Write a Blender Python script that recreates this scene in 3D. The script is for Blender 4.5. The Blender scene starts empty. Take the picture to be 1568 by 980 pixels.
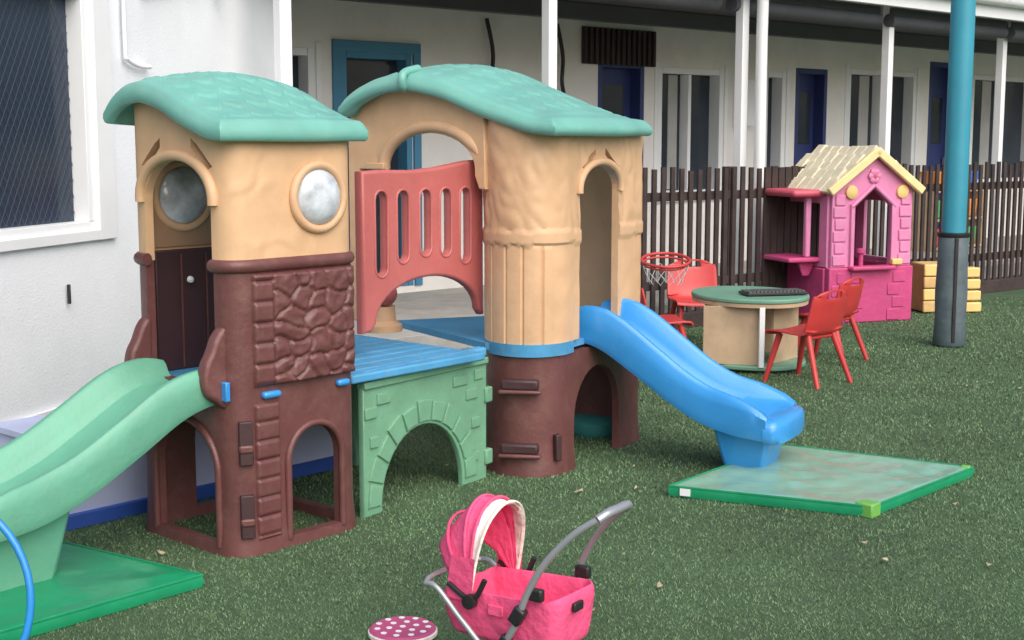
import bpy, bmesh, math, random
import numpy as np
from mathutils import Vector, Matrix, noise as mnoise
random.seed(7); np.random.seed(7)
S=bpy.context.scene
rad=math.radians
# ---------------------------------------------------------------- materials
def M(name,col,rough=.5,var=.15,scale=5,bump=0.0,bscale=60,metal=0,spec=.5,dirt=0.0,dcol=(.12,.10,.08),coat=0,detail=3,dist=.01):
    m=bpy.data.materials.new(name); m.use_nodes=True
    nt=m.node_tree; N=nt.nodes; L=nt.links
    b=N['Principled BSDF']
    tc=N.new('ShaderNodeTexCoord')
    n=N.new('ShaderNodeTexNoise'); n.inputs['Scale'].default_value=scale; n.inputs['Detail'].default_value=detail; n.inputs['Roughness'].default_value=.6
    L.new(tc.outputs['Object'],n.inputs['Vector'])
    r=N.new('ShaderNodeValToRGB'); r.color_ramp.elements[0].position=.3; r.color_ramp.elements[1].position=.7
    r.color_ramp.elements[0].color=(*[c*(1-var) for c in col],1)
    r.color_ramp.elements[1].color=(*[min(1,c*(1+var)) for c in col],1)
    L.new(n.outputs['Fac'],r.inputs['Fac']); out=r.outputs['Color']
    if dirt>0:
        n2=N.new('ShaderNodeTexNoise'); n2.inputs['Scale'].default_value=scale*2.3; n2.inputs['Detail'].default_value=6; n2.inputs['Roughness'].default_value=.78
        L.new(tc.outputs['Object'],n2.inputs['Vector'])
        r2=N.new('ShaderNodeValToRGB'); r2.color_ramp.elements[0].position=.48; r2.color_ramp.elements[1].position=.75
        r2.color_ramp.elements[0].color=(0,0,0,1); r2.color_ramp.elements[1].color=(dirt,dirt,dirt,1)
        L.new(n2.outputs['Fac'],r2.inputs['Fac'])
        mx=N.new('ShaderNodeMix'); mx.data_type='RGBA'; mx.inputs['B'].default_value=(*dcol,1)
        L.new(r2.outputs['Color'],mx.inputs['Factor']); L.new(out,mx.inputs['A']); out=mx.outputs['Result']
    L.new(out,b.inputs['Base Color'])
    b.inputs['Metallic'].default_value=metal; b.inputs['Specular IOR Level'].default_value=spec
    b.inputs['Coat Weight'].default_value=coat; b.inputs['Coat Roughness'].default_value=.15
    rr=N.new('ShaderNodeMapRange'); rr.inputs['To Min'].default_value=max(.03,rough*.8); rr.inputs['To Max'].default_value=min(1,rough*1.25)
    L.new(n.outputs['Fac'],rr.inputs['Value']); L.new(rr.outputs['Result'],b.inputs['Roughness'])
    if bump>0:
        n3=N.new('ShaderNodeTexNoise'); n3.inputs['Scale'].default_value=bscale; n3.inputs['Detail'].default_value=2
        L.new(tc.outputs['Object'],n3.inputs['Vector'])
        bp=N.new('ShaderNodeBump'); bp.inputs['Strength'].default_value=bump; bp.inputs['Distance'].default_value=dist
        L.new(n3.outputs['Fac'],bp.inputs['Height']); L.new(bp.outputs['Normal'],b.inputs['Normal'])
    return m
def rocky(m,scale=9,strength=.6,dist=.02):
    nt=m.node_tree; N=nt.nodes; L=nt.links; b=N['Principled BSDF']
    tc=N.new('ShaderNodeTexCoord'); n=N.new('ShaderNodeTexNoise'); n.noise_type='RIDGED_MULTIFRACTAL'
    n.inputs['Scale'].default_value=scale; n.inputs['Detail'].default_value=2; n.inputs['Distortion'].default_value=.6
    L.new(tc.outputs['Object'],n.inputs['Vector'])
    bp=N.new('ShaderNodeBump'); bp.inputs['Strength'].default_value=strength; bp.inputs['Distance'].default_value=dist
    L.new(n.outputs['Fac'],bp.inputs['Height']); L.new(bp.outputs['Normal'],b.inputs['Normal']); return m
TAN=rocky(M('tan_plastic',(.68,.435,.25),.5,.08,4,dirt=.25,dcol=(.38,.25,.16)),6.5,.55,.017)
TANS=M('tan_smooth',(.66,.42,.245),.45,.08,4,.15,30,dirt=.25,dcol=(.38,.25,.16))
TAND=M('tan_inner_shaded',(.34,.21,.125),.6,.1,4,.3,20)  # shaded copy of the tan, darkened for the tower inside
BRN=M('brown_plastic',(.135,.050,.048),.42,.15,4,.15,50,dirt=.4,dcol=(.24,.14,.12))
BRND=M('brown_door_recess_shade',(.05,.022,.025),.5,.1,5,.1,40)  # door brown, also the painted shade of the step recesses
GRN=M('green_plastic',(.13,.38,.265),.42,.1,4,.15,50,dirt=.25,dcol=(.19,.33,.26))
TEAL=M('roof_teal',(.16,.42,.36),.42,.1,5,.1,40,dirt=.35,dcol=(.27,.41,.35))
GRP=M('panel_green',(.16,.36,.23),.5,.12,5,.15,50,dirt=.4,dcol=(.17,.23,.14))
BLU=M('slide_blue',(.04,.29,.70),.28,.08,3,.05,60,coat=.3,dirt=.12,dcol=(.2,.38,.55))
DBL=M('deck_blue',(.07,.30,.55),.6,.15,6,.2,40,spec=.3,dirt=.5,dcol=(.20,.30,.36))
RED=M('rail_red',(.49,.13,.125),.42,.1,5,.12,50,dirt=.25,dcol=(.5,.22,.19))
CHR=M('chair_red',(.52,.045,.045),.38,.08,5)
AWN=M('awning_red',(.60,.10,.15),.45,.1,5)
WHT=M('white_paint',(.83,.86,.90),.7,.04,1.5,.25,90,dirt=.15,dcol=(.6,.62,.67))
WHB=M('white_render',(.80,.79,.76),.8,.05,1.5,.2,60,dirt=.25,dcol=(.55,.53,.49))
TRM=M('white_trim',(.82,.84,.86),.4,.04,2)
DRK=M('glass_dark_interior',(.03,.04,.055),.12,.3,1.2)  # darkness of the rooms behind is put into the pane colour
DOR=M('navy_door',(.03,.045,.16),.4,.1,2)
BFR=M('teal_blue_frame',(.06,.22,.36),.5,.1,2)
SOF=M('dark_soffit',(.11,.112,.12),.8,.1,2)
SHD=M('dark_blind',(.09,.094,.11),.75,.2,3,.3,30)
CUR=M('curtain',(.42,.42,.41),.9,.1,3)
FEN=M('fence_brown',(.045,.030,.028),.75,.35,6,.4,40)
CON=M('concrete',(.38,.37,.35),.9,.15,3,.3,30,dirt=.3)
POL=M('teal_pole',(.04,.29,.40),.4,.08,3,dirt=.15,dcol=(.1,.3,.36))
PAD=M('pole_padding',(.10,.135,.155),.5,.2,6,.4,20,dirt=.3,dcol=(.18,.2,.2))
PNK=M('playhouse_pink',(.72,.24,.45),.45,.08,4,.2,30,dirt=.25,dcol=(.65,.38,.48))
MAG=M('playhouse_magenta',(.56,.065,.21),.45,.1,4,.3,30,dirt=.2,dcol=(.5,.15,.25))
CRM=M('cream_roof',(.80,.73,.54),.6,.10,8,.3,30,dirt=.4,dcol=(.5,.43,.3))
BRG=M('barge_cream',(.82,.68,.34),.5,.08,6)
YEL=M('yellow_plastic',(.76,.56,.21),.5,.1,4)
ORG=M('pale_timber',(.62,.41,.17),.55,.2,6)
TTP=M('table_green',(.15,.32,.23),.45,.12,4)
WOD=M('plywood',(.48,.35,.23),.6,.2,4,.1,50)
BLK=M('black_plastic',(.02,.02,.022),.4,.2,10)
MGR=M('mat_green',(.012,.27,.12),.3,.12,5,.5,12,dirt=.12,dcol=(.1,.3,.2))
MSL=M('mat_green_silver_sheen',(.27,.49,.37),.20,.06,1.5,.7,8,metal=.15,dirt=.12,dcol=(.12,.40,.24))  # green vinyl with its silvery sheen mixed into the base colour
MYG=M('mat_corner',(.16,.42,.09),.4,.1,5)
FPK=M('pram_fabric_pink',(.86,.095,.24),.75,.12,14,.8,30)
FPL=M('pram_fabric_light',(.82,.74,.68),.8,.15,14,.6,40)
FLN=M('pram_lining',(.74,.16,.24),.8,.3,40,.5,60)
MTL=M('grey_tube',(.42,.44,.47),.32,.05,6,metal=.5)
TYR=M('wheel_white',(.6,.6,.6),.6)
BUB=M('window_bubble',(.53,.57,.62),.12,.35,12,.25,14,coat=.5)
BEN=M('bench_lavender',(.44,.49,.70),.6,.08,3)
BNB=M('bench_blue',(.025,.08,.36),.5,.15,3)
DOT=M('dot_magenta',(.45,.07,.19),.5,.1,6)
LEF=M('leaf_tan',(.48,.40,.26),.8,.35,30)
HOP=M('hoop_blue',(.03,.26,.68),.25,.05,5)
# ---------------------------------------------------------------- helpers
def empty(name,loc=(0,0,0)):
    e=bpy.data.objects.new(name,None); e.location=loc; e.empty_display_size=.1
    S.collection.objects.link(e); return e
def link(name,me,mat,parent=None,angle=35,bevel=0,segs=2):
    o=bpy.data.objects.new(name,me); S.collection.objects.link(o)
    if mat:
        me.materials.clear(); me.materials.append(mat)
    me.shade_smooth(); me.set_sharp_from_angle(angle=rad(angle))
    if bevel>0:
        b=o.modifiers.new('b','BEVEL'); b.width=bevel; b.segments=segs; b.limit_method='ANGLE'; b.angle_limit=rad(40)
    if parent:
        o.parent=parent; o.matrix_parent_inverse=Matrix.Translation(-Vector(parent.location))
    return o
def mk(name,vs,fs,mat,parent=None,**k):
    me=bpy.data.meshes.new(name); me.from_pydata([tuple(v) for v in vs],[],fs); me.update()
    bm=bmesh.new(); bm.from_mesh(me); bmesh.ops.recalc_face_normals(bm,faces=bm.faces); bm.to_mesh(me); bm.free()
    return link(name,me,mat,parent,**k)
def merged(name,parts,mat,parent=None,**k):
    vs=[];fs=[]
    for v,f in parts:
        o=len(vs); vs+=list(v); fs+=[tuple(i+o for i in q) for q in f]
    return mk(name,vs,fs,mat,parent,**k)
BF=[(0,1,3,2),(4,6,7,5),(0,4,5,1),(2,3,7,6),(0,2,6,4),(1,5,7,3)]
def boxg(c,s,ang=0,mtx=None,taper=1):
    vs=[]
    for x in(-.5,.5):
        for y in(-.5,.5):
            for z in(-.5,.5):
                t=taper if z<0 else 1
                v=Vector((x*s[0]*t,y*s[1]*t,z*s[2]))
                if mtx: v=mtx@v
                else: v=Matrix.Rotation(ang,3,'Z')@v
                vs.append(v+Vector(c))
    return vs,BF
def box(name,c,s,mat,parent=None,ang=0,bevel=.004,mtx=None,taper=1,**k):
    v,f=boxg(c,s,ang,mtx,taper); return mk(name,v,f,mat,parent,bevel=bevel,**k)
def cat(pts,n=8,closed=False):
    P=[np.array(p,float) for p in pts]; out=[]; m=len(P)
    rng=range(m if closed else m-1)
    for i in rng:
        if closed: a,b,c,d=P[(i-1)%m],P[i],P[(i+1)%m],P[(i+2)%m]
        else: a,b,c,d=P[max(i-1,0)],P[i],P[i+1],P[min(i+2,m-1)]
        for j in range(n):
            t=j/n
            out.append(.5*((2*b)+(-a+c)*t+(2*a-5*b+4*c-d)*t*t+(-a+3*b-3*c+d)*t**3))
    if not closed: out.append(P[-1])
    return out
def tubeg(pts,r,seg=10,closed=False,smooth=6,sy=1):
    pts=cat(pts,smooth,closed) if smooth>1 else [np.array(p,float) for p in pts]
    P=[Vector(p) for p in pts]; m=len(P); vs=[]; fs=[]
    rr=r if callable(r) else (lambda t:r)
    up=None
    for i,p in enumerate(P):
        a=P[(i-1)%m] if (closed or i>0) else p; b=P[(i+1)%m] if (closed or i<m-1) else p
        t=(b-a).normalized()
        if up is None: up=Vector((0,0,1)) if abs(t.z)<.9 else Vector((1,0,0))
        s=t.cross(up)
        if s.length<1e-5: s=t.orthogonal()
        s.normalize(); up=s.cross(t).normalized()
        R=rr(i/max(1,m-1))
        for k in range(seg):
            an=2*math.pi*k/seg
            vs.append(p+s*math.cos(an)*R+up*math.sin(an)*R*sy)
    n=m if closed else m-1
    for i in range(n):
        for k in range(seg):
            j=(i+1)%m
            fs.append((i*seg+k,i*seg+(k+1)%seg,j*seg+(k+1)%seg,j*seg+k))
    if not closed:
        fs.append(tuple(range(seg))[::-1]); fs.append(tuple((m-1)*seg+k for k in range(seg)))
    return vs,fs
def tube(name,pts,r,mat,parent=None,**k):
    v,f=tubeg(pts,r,**k); return mk(name,v,f,mat,parent,angle=60)
def lathe(name,c,prof,mat,parent=None,seg=32,axis=None,**k):
    vs=[];fs=[];n=len(prof)
    R=axis if axis is not None else Matrix.Identity(3)
    for i in range(seg):
        a=2*math.pi*i/seg
        for r,z in prof: vs.append(R@Vector((r*math.cos(a),r*math.sin(a),z))+Vector(c))
    for i in range(seg):
        j=(i+1)%seg
        for q in range(n-1): fs.append((i*n+q,j*n+q,j*n+q+1,i*n+q+1))
    if prof[0][0]>1e-4: fs.append(tuple(i*n for i in range(seg)))
    if prof[-1][0]>1e-4: fs.append(tuple(i*n+n-1 for i in range(seg)))
    return mk(name,vs,fs,mat,parent,**k)
def facing(nx,ny):
    z=Vector((nx,ny,0)).normalized(); y=Vector((0,0,1)); x=y.cross(z)
    return Matrix((x,y,z)).transposed()
def cv_mesh(outline,holes,th,bev):
    cu=bpy.data.curves.new('tmp','CURVE'); cu.dimensions='2D'; cu.fill_mode='BOTH'
    for L in [outline]+holes:
        sp=cu.splines.new('POLY'); sp.points.add(len(L)-1)
        for i,(x,y) in enumerate(L): sp.points[i].co=(x,y,0,1)
        sp.use_cyclic_u=True
    cu.extrude=max(1e-4,th/2-bev); cu.bevel_depth=bev; cu.bevel_resolution=2; cu.offset=-bev
    o=bpy.data.objects.new('tmp',cu); S.collection.objects.link(o)
    dg=bpy.context.evaluated_depsgraph_get(); dg.update()
    me=bpy.data.meshes.new_from_object(o.evaluated_get(dg))
    bpy.data.objects.remove(o); bpy.data.curves.remove(cu)
    return me
def panel(name,outline,holes,org,d,th,mat,parent=None,bev=.006,zoff=0):
    me=cv_mesh(outline,holes,th,bev)
    nx,ny=d[1],-d[0]
    for v in me.vertices:
        s,z,t=v.co
        v.co=(org[0]+d[0]*s+nx*t,org[1]+d[1]*s+ny*t,z+zoff)
    return link(name,me,mat,parent,angle=50)
def archpts(c,hw,z0,zs,ztop,n=16):
    L=[(c-hw,z0),(c+hw,z0)]
    for i in range(n+1):
        a=math.pi*i/n; L.append((c+hw*math.cos(a),zs+(ztop-zs)*math.sin(a)))
    return L
def rectpts(x0,z0,x1,z1): return [(x0,z0),(x1,z0),(x1,z1),(x0,z1)]
def rslot(x0,z0,x1,z1,n=6):
    r=(x1-x0)/2; c=(x0+x1)/2; L=[]
    for i in range(n+1):
        a=math.pi*i/n; L.append((c+r*math.cos(a),z1-r+r*math.sin(a)))
    for i in range(n+1):
        a=math.pi+math.pi*i/n; L.append((c+r*math.cos(a),z0+r+r*math.sin(a)))
    return L
def prism_obj(pts,org,d,d0,d1):
    nx,ny=d[1],-d[0]; n=len(pts); vs=[]
    for t in(d0,d1):
        for s,z in pts: vs.append((org[0]+d[0]*s+nx*t,org[1]+d[1]*s+ny*t,z))
    fs=[tuple(range(n)),tuple(range(n,2*n))]+[(i,(i+1)%n,n+(i+1)%n,n+i) for i in range(n)]
    return mk('cut',vs,fs,None)
def resample(path,ds,closed):
    P=[np.array(p,float) for p in path]
    if closed: P=P+[P[0]]
    L=[0]
    for a,b in zip(P[:-1],P[1:]): L.append(L[-1]+np.linalg.norm(b-a))
    n=max(2,int(round(L[-1]/ds))); out=[];ss=np.linspace(0,L[-1],n+1)
    for s in ss:
        i=min(max(np.searchsorted(L,s)-1,0),len(P)-2)
        t=(s-L[i])/max(1e-9,L[i+1]-L[i]); out.append(P[i]*(1-t)+P[i+1]*t)
    if closed: out=out[:-1]; ss=ss[:-1]
    return out,ss
def wall(name,path,closed,z0,z1,th,mat,parent,ds=.02,dz=.03,hf=None,cuts=()):
    P,ss=resample(path,ds,closed); m=len(P)
    nr=[]
    for i in range(m):
        a=P[(i-1)%m] if(closed or i>0) else P[i]; b=P[(i+1)%m] if(closed or i<m-1) else P[i]
        t=b-a; t=t/np.linalg.norm(t); nr.append(np.array([t[1],-t[0]]))
    zt=z1 if callable(z1) else (lambda p:z1)
    nz=int(round((zt(P[0])-z0)/dz)); vs=[];fs=[]
    for side in(0,1):
        for i in range(m):
            Z1=zt(P[i])
            for j in range(nz+1):
                z=z0+(Z1-z0)*j/nz
                off=(hf(ss[i],z) if hf else 0) if side==0 else -th
                q=P[i]+nr[i]*off; vs.append((q[0],q[1],z))
    W=nz+1; O=m*W
    for i in range(m if closed else m-1):
        k=(i+1)%m
        for j in range(nz):
            fs.append((i*W+j,k*W+j,k*W+j+1,i*W+j+1)); fs.append((O+i*W+j,O+i*W+j+1,O+k*W+j+1,O+k*W+j))
        fs.append((i*W,O+i*W,O+k*W,k*W)); fs.append((i*W+nz,k*W+nz,O+k*W+nz,O+i*W+nz))
    if not closed:
        for j in range(nz):
            fs.append((j,j+1,O+j+1,O+j)); e=(m-1)*W; fs.append((e+j,O+e+j,O+e+j+1,e+j+1))
    o=mk(name,vs,fs,mat,parent,angle=40)
    if cuts:
        for c in cuts:
            b=o.modifiers.new('x','BOOLEAN'); b.object=c; b.operation='DIFFERENCE'; b.solver='EXACT'
        dg=bpy.context.evaluated_depsgraph_get(); dg.update()
        me=bpy.data.meshes.new_from_object(o.evaluated_get(dg))
        o.modifiers.clear(); o.data=me; me.materials.clear(); me.materials.append(mat)
        me.shade_smooth(); me.set_sharp_from_angle(angle=rad(40))
        for c in cuts: bpy.data.objects.remove(c)
    return o
def pt(F,u,v,a,b,z=None):
    x=F[0]+u[0]*a+v[0]*b; y=F[1]+u[1]*a+v[1]*b
    return (x,y) if z is None else (x,y,z)
FX=[0,.13,.33,.5,.66,.8,.92,1]; FZ=[0,.06,.42,.82,1,.93,.68,.35]
_xs=np.linspace(0,1,101); _zs=np.interp(_xs,FX,FZ); _k=np.ones(9)/9
_zp=np.convolve(np.pad(_zs,4,mode='edge'),_k,'valid')
def fprof(p): return float(np.interp(p,_xs,_zp))
def roof(name,C,e,lp,q,lq,ztop,h,dome,mat,parent,n=130,rows=8,cols=7,kx=.14,ky=.22):
    N=n; top=[]
    for i in range(N+1):
        for j in range(N+1):
            x=2*i/N-1; y=2*j/N-1
            X=x*math.sqrt(1-ky*y*y/2); Y=y*math.sqrt(1-kx*x*x/2)
            p=(X+1)/2; t=(Y+1)/2
            z=ztop+h*fprof(p)+dome*math.sin(math.pi*min(1,max(0,t)))*math.sin(math.pi*min(1,p*1.05))
            edge=max(abs(x),abs(y))
            if edge<.86:
                r=p*rows; ri=math.floor(r); cc=t*cols+(.5 if ri%2 else 0); fr=cc-math.floor(cc)
                rr=r+.45*(1-abs(2*fr-1)**2.2); k=rr-math.floor(rr)
                z+=.0085*(1-k)*min(1,(.86-edge)/.05)
            if edge>.93: z-=.026*((edge-.93)/.07)**2
            top.append((C[0]+e[0]*lp*p+q[0]*lq*t,C[1]+e[1]*lp*p+q[1]*lq*t,z))
    vs=top[:]; W=N+1; fs=[(i*W+j,(i+1)*W+j,(i+1)*W+j+1,i*W+j+1) for i in range(N) for j in range(N)]
    ring=[(i,0) for i in range(N)]+[(N,j) for j in range(N)]+[(i,N) for i in range(N,0,-1)]+[(0,j) for j in range(N,0,-1)]
    cx=C[0]+e[0]*lp/2+q[0]*lq/2; cy=C[1]+e[1]*lp/2+q[1]*lq/2
    ids=[i*W+j for i,j in ring]; prev=ids
    for dz,sc in((-.012,1.012),(-.028,1.014),(-.042,1.004),(-.048,.985),(-.046,.93)):
        new=[]
        for a in ids:
            v=top[a]; new.append(len(vs)); vs.append((cx+(v[0]-cx)*sc,cy+(v[1]-cy)*sc,v[2]+dz))
        m=len(ids)
        for k in range(m): fs.append((prev[k],prev[(k+1)%m],new[(k+1)%m],new[k]))
        prev=new
    o=len(vs); K=26
    for i in range(K+1):
        for j in range(K+1):
            ii=round(i*N/K); jj=round(j*N/K); v=top[ii*W+jj]
            vs.append((cx+(v[0]-cx)*.94,cy+(v[1]-cy)*.94,v[2]-.047))
    fs+=[(o+i*(K+1)+j,o+i*(K+1)+j+1,o+(i+1)*(K+1)+j+1,o+(i+1)*(K+1)+j) for i in range(K) for j in range(K)]
    return mk(name,vs,fs,mat,parent,angle=60)
def slide(name,org,d,W,pts,mat,parent):
    P=cat(pts,8); nx,ny=-d[1],d[0]
    vs=[];m=len(P)
    for i,p in enumerate(P):
        a=P[max(i-1,0)]; b=P[min(i+1,m-1)]
        t=np.array([b[0]-a[0],b[1]-a[1]]); t/=np.linalg.norm(t); nn=np.array([-t[1],t[0]])
        r=p[2]; w=W*p[3]; dp=p[4]
        half=[(-w+.03,-dp),(-w+.006,-dp+.006),(-w,-dp*.4),(-w-.004,min(.04,r*.5)),(-w,r-.018),(-w+.014,r),(-w+.034,r),(-w+.05,r-.014),(-w+.064,r*.4),(-w+.088,.008),(-w+.13,0),(0,-.004)]
        cs=half+[(-x,h) for x,h in half[:-1][::-1]]
        cs+= [(w-.05,-.03),(-w+.05,-.03)]
        for x,h in cs:
            dd=p[0]+nn[0]*h; z=p[1]+nn[1]*h
            vs.append((org[0]+d[0]*dd+nx*x,org[1]+d[1]*dd+ny*x,z))
        n=len(cs)
    fs=[]
    for i in range(m-1):
        for k in range(n): fs.append((i*n+k,i*n+(k+1)%n,(i+1)*n+(k+1)%n,(i+1)*n+k))
    fs.append(tuple(range(n))); fs.append(tuple((m-1)*n+k for k in range(n)))
    return mk(name,vs,fs,mat,parent,angle=70,bevel=.004)
def slide_end(name,org,d,W,dist,z,depth,mat,parent):
    nx,ny=-d[1],d[0]; K=20; prof=[(0,0),(.5,.0),(.8,-.004),(.93,-.014),(1,-.04),(1.0,-depth*.7),(.96,-depth),(.85,-depth)]
    vs=[];fs=[];n=len(prof)
    for i in range(K+1):
        a=-math.pi/2+math.pi*i/K
        ca=abs(math.cos(a))**.55; sa=math.copysign(abs(math.sin(a))**.75,math.sin(a))
        for r,h in prof:
            dd=dist+.085*ca*r; x=W*sa*r
            vs.append((org[0]+d[0]*dd+nx*x,org[1]+d[1]*dd+ny*x,z+h))
    for i in range(K):
        for k in range(n-1): fs.append((i*n+k,(i+1)*n+k,(i+1)*n+k+1,i*n+k+1))
    return mk(name,vs,fs,mat,parent,angle=80)
def rrect(F,u,v,la,lb,r,n=6):
    out=[]
    for (ca,cb,a0) in((la-r,r,-90),(la-r,lb-r,0),(r,lb-r,90),(r,r,180)):
        for i in range(n+1):
            a=rad(a0+90*i/n); out.append(pt(F,u,v,ca+r*math.cos(a),cb+r*math.sin(a)))
    return out
# ================================================================= CLIMBER
cl=empty('playground_climber',(-.6,5.6,0))
F=(-.985,4.775); u=(.669,.743); v=(-.743,.669)
LA,LB=.60,.63
au=math.atan2(u[1],u[0])
pathL=rrect(F,u,v,LA,LB,.09)
vm=(-v[0],-v[1])
def cutv(pts,a=0,d0=-.2,d1=1.0): return prism_obj(pts,pt(F,u,v,a,0),v,d0,d1)
def cutu(pts,b=0,d0=-1.,d1=.2): return prism_obj(pts,pt(F,u,v,0,b),u,d0,d1)
cuts=[cutv(archpts(.30,.19,.04,.30,.47)),cutu(archpts(.365,.12,.04,.32,.44)),cutv(rectpts(.10,.62,.52,1.2),d1=1.0)]
wall('brown_base',pathL,True,0,1.05,.035,BRN,cl,ds=.025,dz=.05,hf=lambda s,z:.012*max(0,1-z/.12),cuts=cuts)
circ=lambda cx,cz,r,n=28:[(cx+r*math.cos(2*math.pi*i/n),cz+r*math.sin(2*math.pi*i/n)) for i in range(n)]
CL=pt(F,u,v,-.06,-.05)
def LROOF(p):
    w=((p[0]-CL[0])*v[0]+(p[1]-CL[1])*v[1])/.76
    return 1.56+.14*fprof(min(1,max(0,w)))-.035
cuts=[cutv(archpts(.31,.205,1.0,1.27,1.43)),
      cutu(circ(.40,1.29,.105),d0=-.1),cutu(circ(.22,1.285,.11),b=.63,d0=-.1,d1=.1),
      cutv([(.53,1.405),(.44,1.485),(.405,1.505),(.405,1.472),(.495,1.39)],d1=.1,d0=-.1),
      cutv([(.09,1.405),(.18,1.485),(.215,1.505),(.215,1.472),(.125,1.39)],d1=.1,d0=-.1)]
wall('tan_upper',pathL,True,1.05,LROOF,.035,TAN,cl,ds=.025,dz=.05,cuts=cuts)
P,_=resample(pathL,.02,True)
keep=[p for p in P if not ((p[0]-F[0])*u[0]+(p[1]-F[1])*u[1]<.03 and .11<(p[0]-F[0])*v[0]+(p[1]-F[1])*v[1]<.51)]
idx=[k for k in range(len(keep)) if np.linalg.norm(np.array(keep[k])-np.array(keep[(k+1)%len(keep)]))>.2]
if idx: k=idx[0]+1; keep=keep[k:]+keep[:k]
vs_,fs_=tubeg([(p[0],p[1],1.055) for p in keep],.021,10,False,1,sy=1.15); mk('ledge_trim',vs_,fs_,BRN,cl,angle=60)
def archtrim(name,org,d,off,c,hw,z0,zs,zt,r,mat,n=16):
    nx,ny=d[1],-d[0]
    pts=[(c-hw,z0),(c-hw,(z0+zs)/2)]
    pts+=[(c-hw*math.cos(math.pi*i/n),zs+(zt-zs)*math.sin(math.pi*i/n)) for i in range(n+1)]
    pts+=[(c+hw,(z0+zs)/2),(c+hw,z0)]
    return tube(name,[(org[0]+d[0]*s+nx*off,org[1]+d[1]*s+ny*off,z) for s,z in pts],r,mat,cl,smooth=2,seg=8)
o0=pt(F,u,v,0,0)
archtrim('arch_trim_upper',o0,v,-.004,.31,.225,1.27,1.29,1.445,.021,TANS)
archtrim('arch_trim_low_side',o0,v,-.002,.30,.20,.03,.30,.48,.014,BRN)
archtrim('arch_trim_low_front',o0,u,.003,.365,.13,.03,.32,.45,.014,BRN)
def bubble(name,c,n,r):
    R=facing(*n)
    prof=[(r*math.sin(a),.045*math.cos(a)) for a in np.linspace(0,math.pi/2,9)]
    lathe(name+'_bubble',c,prof,BUB,cl,axis=R,angle=80)
    pts=[Vector(c)+R@Vector((math.cos(a)*(r+.014),math.sin(a)*(r+.014),.004)) for a in np.linspace(0,2*math.pi,40,endpoint=False)]
    tube(name+'_ring',[tuple(p) for p in pts],.017,TANS,cl,closed=True,smooth=1,seg=10)
bubble('front_window',pt(F,u,v,.40,-.002,1.29),vm,.104)
bubble('back_window',pt(F,u,v,.22,LB-.036,1.285),vm,.112)
panel('play_door',rectpts(0,0,.46,.47),[],pt(F,u,v,.07,LB-.055),u,.02,BRND,cl,zoff=.61)
for k in range(1,4):
    x=.07+.46*k/4
    box('door_groove',pt(F,u,v,x,LB-.067,.84),(.006,.004,.44),BRN,cl,ang=au,bevel=0)
lathe('door_knob',pt(F,u,v,.22,LB-.07,.96),[(.0,.014),(.012,.01),(.014,0)],TRM,cl,axis=facing(*vm),seg=16)
panel('inner_shade_sheet',rectpts(0,0,.50,.44),[circ(.17,.195,.115)],pt(F,u,v,.05,LB-.042),u,.006,TAND,cl,zoff=1.09,bev=.001)  # thin sheet over the inside wall, interior shade put into its colour
panel('inner_shade_sheet_far',rectpts(0,0,.08,.9),[],pt(F,u,v,LA-.045,.48),v,.006,TAND,cl,zoff=.62,bev=.001)  # same darkened sheet on the far inside wall
box('tower_floor',pt(F,u,v,LA/2,LB/2,.595),(LA-.08,LB-.08,.03),DBL,cl,ang=au)
bol=[tuple(p) for p in cat([(.02,.55),(-.03,.57),(-.07,.60),(-.085,.65),(-.075,.71),(-.05,.755),(-.03,.80),(-.005,.83),(.02,.83),(.02,.7)],5,True)]
for b in(.078,.545):
    panel('entry_bolster',bol,[],pt(F,u,v,0,b),u,.055,BRN,cl,bev=.016)
rs=np.random.RandomState(4)
cells=np.array([(x+rs.uniform(-.04,.04),z+rs.uniform(-.03,.03)) for x in np.arange(.13,.6,.085) for z in np.arange(.60,1.05,.078)])
def stone(s,z,amp=.014):
    if s<.10:
        zz=(z-.55)/.075; e=min(zz%1,1-zz%1); e2=min(abs(s-.004),abs(s-.098))
        return amp*min(1,e/.14)*min(1,max(0,e2)/.008)*.9
    w=s+.010*math.sin(z*31)+.006*math.sin(z*57+s*20); q=z+.010*math.sin(s*37)
    d=np.sort(np.hypot(cells[:,0]-w,(cells[:,1]-q)*1.1)); e=d[1]-d[0]
    return amp*min(1,(e/.016))+.005*mnoise.noise(Vector((s*30,z*30,0)))
def patch(name,org,d,s0,s1,z0,z1,hf,mat,step=.006):
    ns=int((s1-s0)/step); nz=int((z1-z0)/step); nx,ny=d[1],-d[0]; vs=[];fs=[]
    for i in range(ns+1):
        for j in range(nz+1):
            s=s0+(s1-s0)*i/ns; z=z0+(z1-z0)*j/nz
            edge=min(i,ns-i,j*1.,(nz-j)*1.); h=hf(s,z)*min(1,edge/2)+ (0 if edge==0 else .004)
            if edge==0: h=-.012
            vs.append((org[0]+d[0]*s+nx*h,org[1]+d[1]*s+ny*h,z))
    for i in range(ns):
        for j in range(nz): a=i*(nz+1)+j; fs.append((a,a+nz+1,a+nz+2,a+1))
    return mk(name,vs,fs,mat,cl,angle=80)
patch('stone_relief',o0,u,.085,.565,.615,1.03,lambda s,z:stone(s-.075,z)+.02*max(0,math.sin(math.pi*(s-.075)/.5)),BRN)
patch('stone_relief_low',o0,u,.085,.20,.05,.56,lambda s,z:.012*(min(1,min((z/.07)%1,1-(z/.07)%1)/.12)),BRN)
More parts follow.
